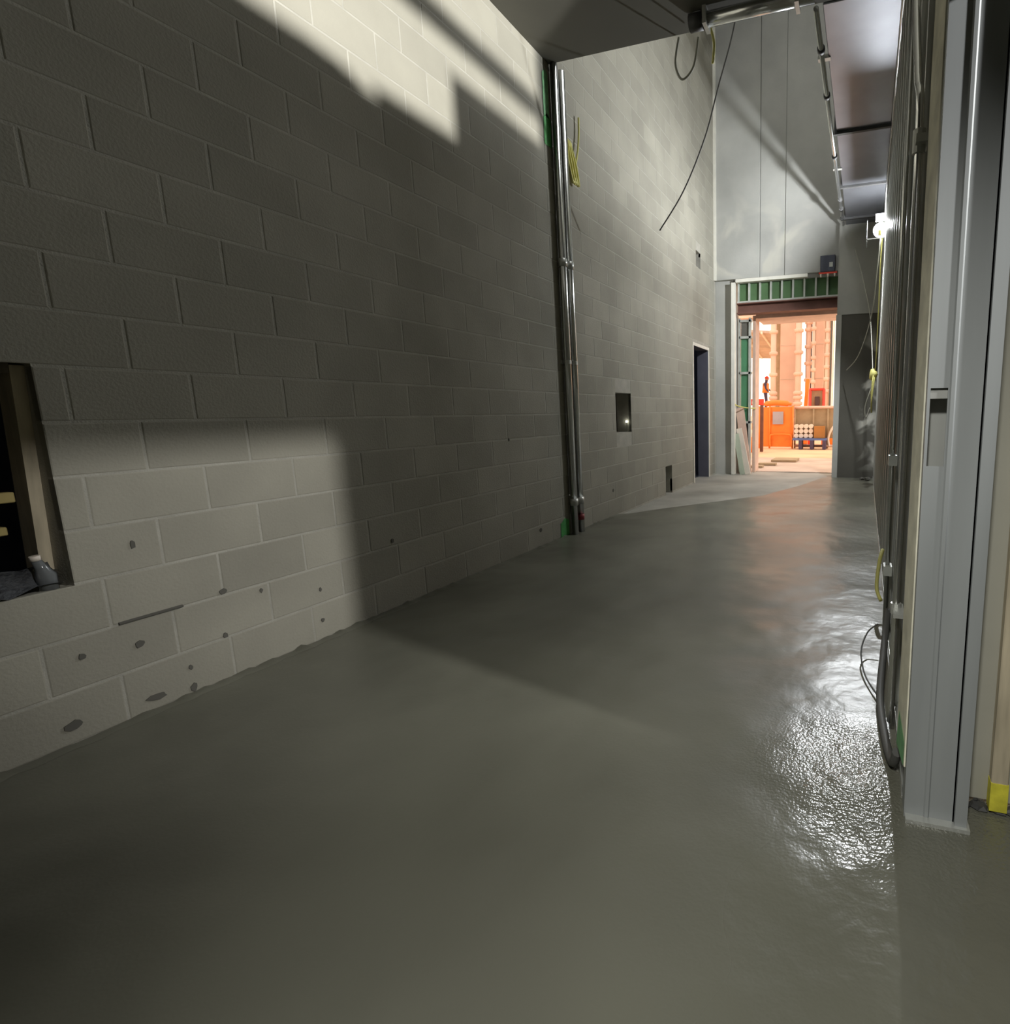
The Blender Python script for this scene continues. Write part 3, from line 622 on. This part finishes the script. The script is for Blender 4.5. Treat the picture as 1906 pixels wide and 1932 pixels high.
dr = empty('orange_drum', (-1.22, 19.6, 0), 'round orange drum behind the right end of the barrier', 'drum')
MB().tube([(-1.22, 19.6, 0), (-1.22, 19.6, .9), (-1.22, 19.6, 1.08), (-1.22, 19.6, 1.17)], [.22, .22, .18, .08], 14).build('drum_body', M['orange'], dr, smooth=True)
# blue bin, worker on a platform
bb = empty('blue_drum', (-4.95, 28, 0), 'blue tub behind the solid barricade', 'tub')
MB().tube([(-4.75, 28, 0), (-4.75, 28, .95), (-4.75, 28, 1.15)], [.26, .34, .30], 14).build('tub_body', M['blue'], bb, smooth=True)
MB().tube([(-4.75, 28, 1.12), (-4.75, 28, 1.2)], .33, 14).build('tub_rim', M['blue'], bb, smooth=True)
pf = empty('work_platform', (-5.05, 30, 0), 'low scaffold platform under the worker', 'platform')
box('deck', (-5.6, 29.6, 1.18), (-4.5, 30.4, 1.25), M['ochre'], pf)
for x in (-5.55, -4.55):
    for y in (29.65, 30.35): MB().tube([(x, y, 0), (x, y, 1.18)], .03, 8).build('leg', M['framing'], pf)
# worker
def worker(x, y, z):
    W = empty('person', (x, y, z), 'worker in dark clothes and orange vest seen from the side against the sky', 'person')
    V = [(0,0,.92),(0,0,1.12),(.02,0,1.36),(.04,0,1.47),(.05,0,1.56),(.06,0,1.66),          # 0-5 pelvis..head
         (0,.17,1.38),(.10,.24,1.12),(.26,.22,.98),(0,-.17,1.38),(.06,-.24,1.12),(.20,-.22,.94), # arms
         (-.02,.09,.86),(.03,.10,.48),(-.03,.10,.08),(.12,.11,.04),(.02,-.09,.86),(.08,-.10,.48),(.06,-.10,.08),(.20,-.11,.04)]
    Ed = [(0,1),(1,2),(2,3),(3,4),(4,5),(2,6),(6,7),(7,8),(2,9),(9,10),(10,11),(0,12),(12,13),(13,14),(14,15),(0,16),(16,17),(17,18),(18,19)]
    R_ = [.15,.14,.16,.065,.085,.09,.075,.05,.04,.075,.05,.04,.10,.07,.05,.045,.10,.07,.05,.045]
    me = bpy.data.meshes.new('body'); me.from_pydata([(x+a, y+b, z+c) for a, b, c in V], Ed, []); me.update()
    o = link('body', me, M['workwear'], W)
    o.modifiers.new('skin', 'SKIN'); o.modifiers.new('sub', 'SUBSURF').levels = 1
    sv = me.skin_vertices[0].data
    for i, q in enumerate(R_): sv[i].radius = (q, q)
    sv[0].use_root = True
    MB().tube([(x+.0, y, z+.90), (x+.01, y, z+1.12), (x+.02, y, z+1.40)], [.185, .18, .17], 12).build('orange_vest', M['orange'], W, smooth=True)
    MB().ball((x+.065, y, z+1.63), .095, 12, 8, 1.15).build('head', M['skin'], W, smooth=True)
    MB().ball((x+.165, y, z+1.62), .02, 6, 5).build('nose', M['skin'], W, smooth=True)
    MB().tube([(x+.06, y, z+1.66), (x+.06, y, z+1.73), (x+.06, y, z+1.775)], [.115, .10, .04], 12).tube([(x+.08, y, z+1.665), (x+.08, y, z+1.675)], .14, 12).build('hard_hat', M['red'], W, smooth=True)
    return W
worker(-5.22, 30, 1.25)

# precast panels with collared shores in front, header beam
def panel(x0, x1, y, lab):
    p = empty('precast_panel', ((x0+x1)/2, y, 0), lab, 'panel')
    box('slab', (x0, y, 0), (x1, y+.25, 5.245), M['precast'], p, .02)
    for z in (1.4, 2.55, 4.0): box('panel_joint', (x0+.02, y-.012, z), (x1-.02, y+.01, z+.03), M['slab_pink'], p)
panel(-3.72, -3.04, 25, 'widest pale precast panel, between two collared shores')
panel(-2.20, -1.82, 25, 'narrower precast panel at the right behind the red basket')
def shore(x, y, rr, zs, lab, cr=1.55, m='precast'):
    s_ = empty('collared_shore', (x, y, 0), lab, 'shore', 'collared shores before the precast panels')
    MB().tube([(x, y, 0), (x, y, 5.6)], rr, 12).build('pipe', M[m], s_, smooth=True)
    for z in zs: MB().tube([(x, y, z-.09), (x, y, z-.05), (x, y, z+.05), (x, y, z+.09)], [rr, rr*cr, rr*cr, rr], 12).build('collar', M[m], s_, smooth=True)
Z1 = [5.1, 4.55, 3.65, 2.75, 1.95, 1.75, 1.5, .8]
shore(-3.93, 24.5, .12, Z1, 'left collared shore, next to the bright sky')
shore(-2.86, 24.5, .13, Z1, 'thick collared shore right of the widest panel')
shore(-2.46, 24.75, .10, [5.15, 4.9, 4.6, 3.9, 3.2, 2.5], 'beaded shore beside the dark gap', 1.7)
shore(-2.22, 24.44, .06, [4.6, 4.0, 3.4, 2.9, 2.4, 1.9], 'thinnest shore left of the narrower panel', 1.8)
shore(-1.66, 24.5, .09, [5.0, 4.5, 4.05, 3.5, 3.0, 2.5, 2.0], 'shore right of the narrower panel')
box('dark_gap_sheet', (-2.62, 25.15, 0), (-2.36, 25.2, 5.245), M['precast_dark'], None); tag(bpy.data.objects['dark_gap_sheet'], 'dark sheet filling the gap between precast panels', 'sheet')
box('ochre_sheet', (-2.355, 25.26, 0), (-1.5, 25.3, 5.245), M['ochre'], None); tag(bpy.data.objects['ochre_sheet'], 'brownish sheet behind the narrower panel', 'sheet')
for x0, x1 in ((-4.08, -3.74), (-3.04, -2.98)): pass
box('reveal_sheet', (-4.05, 25.2, 0), (-3.73, 25.25, 5.245), M['ochre'], None); tag(bpy.data.objects['reveal_sheet'], 'shaded strip behind the left shore', 'sheet')
for k, x in enumerate((-1.50, -1.40)):
    tag(MB().tube([(x, 24.4, 0), (x, 24.4, 5.8)], .03, 8).build('chain_rod', M['wire' if k == 0 else 'pale']), ('dark' if k == 0 else 'pale')+' thin rod at the right edge of the panels', 'rod')
hb = tag(box('header_beam', (-6.5, 24.9, 5.25), (2.5, 25.6, 5.9), M['precast'], None, .02), 'pale beam across the tops of the precast panels', 'beam')
# canopy corner seen at the upper left of the opening
cn = empty('canopy', (-5.6, 27, 4.2), 'pale sloping canopy underside at the upper left of the outdoor view', 'canopy')
MB().add([(-7.6, 24.6, 4.9), (-4.1, 24.9, 4.55), (-4.1, 30, 3.9), (-7.6, 30, 4.1), (-7.6, 24.6, 5.0), (-4.1, 24.9, 4.65), (-4.1, 30, 4.0), (-7.6, 30, 4.2)], [(0,1,2,3),(7,6,5,4),(0,1,5,4),(1,2,6,5),(2,3,7,6),(3,0,4,7)]).build('deck', M['slab_pink'], cn)
for k in range(4): MB().bar((-7.2+.9*k, 24.7, 4.85-.09*k), (-7.2+.9*k, 29.9, 4.05-.03*k), .08, .10).build('rafter', M['pale'], cn)

# ------------------------------------------------------------------ opening in the near left wall, with its clutter
wn = empty('window_1', (XL-.1, .72, .6), 'rough timber framed opening at the left edge of the near block wall', 'window'); wn['kind'] = 'structure'
MB().bar((-2.997, 1.199, .665), (-2.932, 1.199, 1.425), .037, .086, (1,0,0)).build('side_buck', M['wood'], wn)
box('head_buck', (XL-.17, .25, 1.392), (XL-.04, 1.18, 1.43), M['pine'], wn, .003)
box('side_buck', (XL-.17, .25, .62), (XL-.02, .31, 1.375), M['pine'], wn, .003)
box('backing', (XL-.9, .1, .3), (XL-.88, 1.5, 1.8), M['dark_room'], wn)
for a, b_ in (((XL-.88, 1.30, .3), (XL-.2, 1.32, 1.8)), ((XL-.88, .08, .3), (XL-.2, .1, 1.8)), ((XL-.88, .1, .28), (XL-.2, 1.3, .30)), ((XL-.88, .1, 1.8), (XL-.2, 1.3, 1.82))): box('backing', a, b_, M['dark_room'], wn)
for z0, z1, y1, lab in ((.935, .972, 1.145, 'upper yellow pine bar'), (.82, .85, 1.11, 'lower yellow pine bar')):
    o = box('cross_bar', (XL-.12, .3, z0), (XL-.08, y1, z1), M['bar'], wn, .003); o['label'] = lab
sheet = MB(); r = random.Random(9); n_ = 12
for i in range(n_+1):
    for j in range(7):
        sheet.v.append((XL-.16+.028*j, .32+.87*i/n_, .605+.10*r.random()*(1-j/9)+.03*(1-abs(j-3)/3)))
for i in range(n_):
    for j in range(6): sheet.f.append((i*7+j, i*7+j+1, i*7+j+8, i*7+j+7))
tag(sheet.build('plastic_sheet', M['film'], smooth=True), 'crumpled dark plastic sheet on the sill of the timber framed opening', 'sheet')
bt = empty('plastic_bottle', (XL-.03, 1.14, .60), 'clear squashed plastic bottle at the right end of the sill', 'bottle')
M['clear'] = mat('clear_plastic', (.16, .17, .175), .15, nscale=20)
MB().tube([(XL-.035, 1.165, .602), (XL-.035, 1.163, .66), (XL-.035, 1.155, .69), (XL-.035, 1.145, .72)], [.026, .028, .018, .013], 10).build('bottle_body', M['clear'], bt, smooth=True)
MB().tube([(XL-.035, 1.145, .72), (XL-.035, 1.143, .738)], .015, 10).build('cap', M['pale'], bt, smooth=True)
tag(MB().ball((XL-.06, 1.00, .70), .055, 10, 7, .7, .12).build('dark_bag', M['black'], smooth=True), 'small black bag on the plastic sheet in the left opening', 'bag')
tag(MB().ball((XL-.05, 1.01, .645), .035, 10, 7, .7, .15).build('crumpled_cup', M['pale'], smooth=True), 'crumpled pale cup below the black bag in the left opening', 'cup')

bpy.context.view_layer.update()
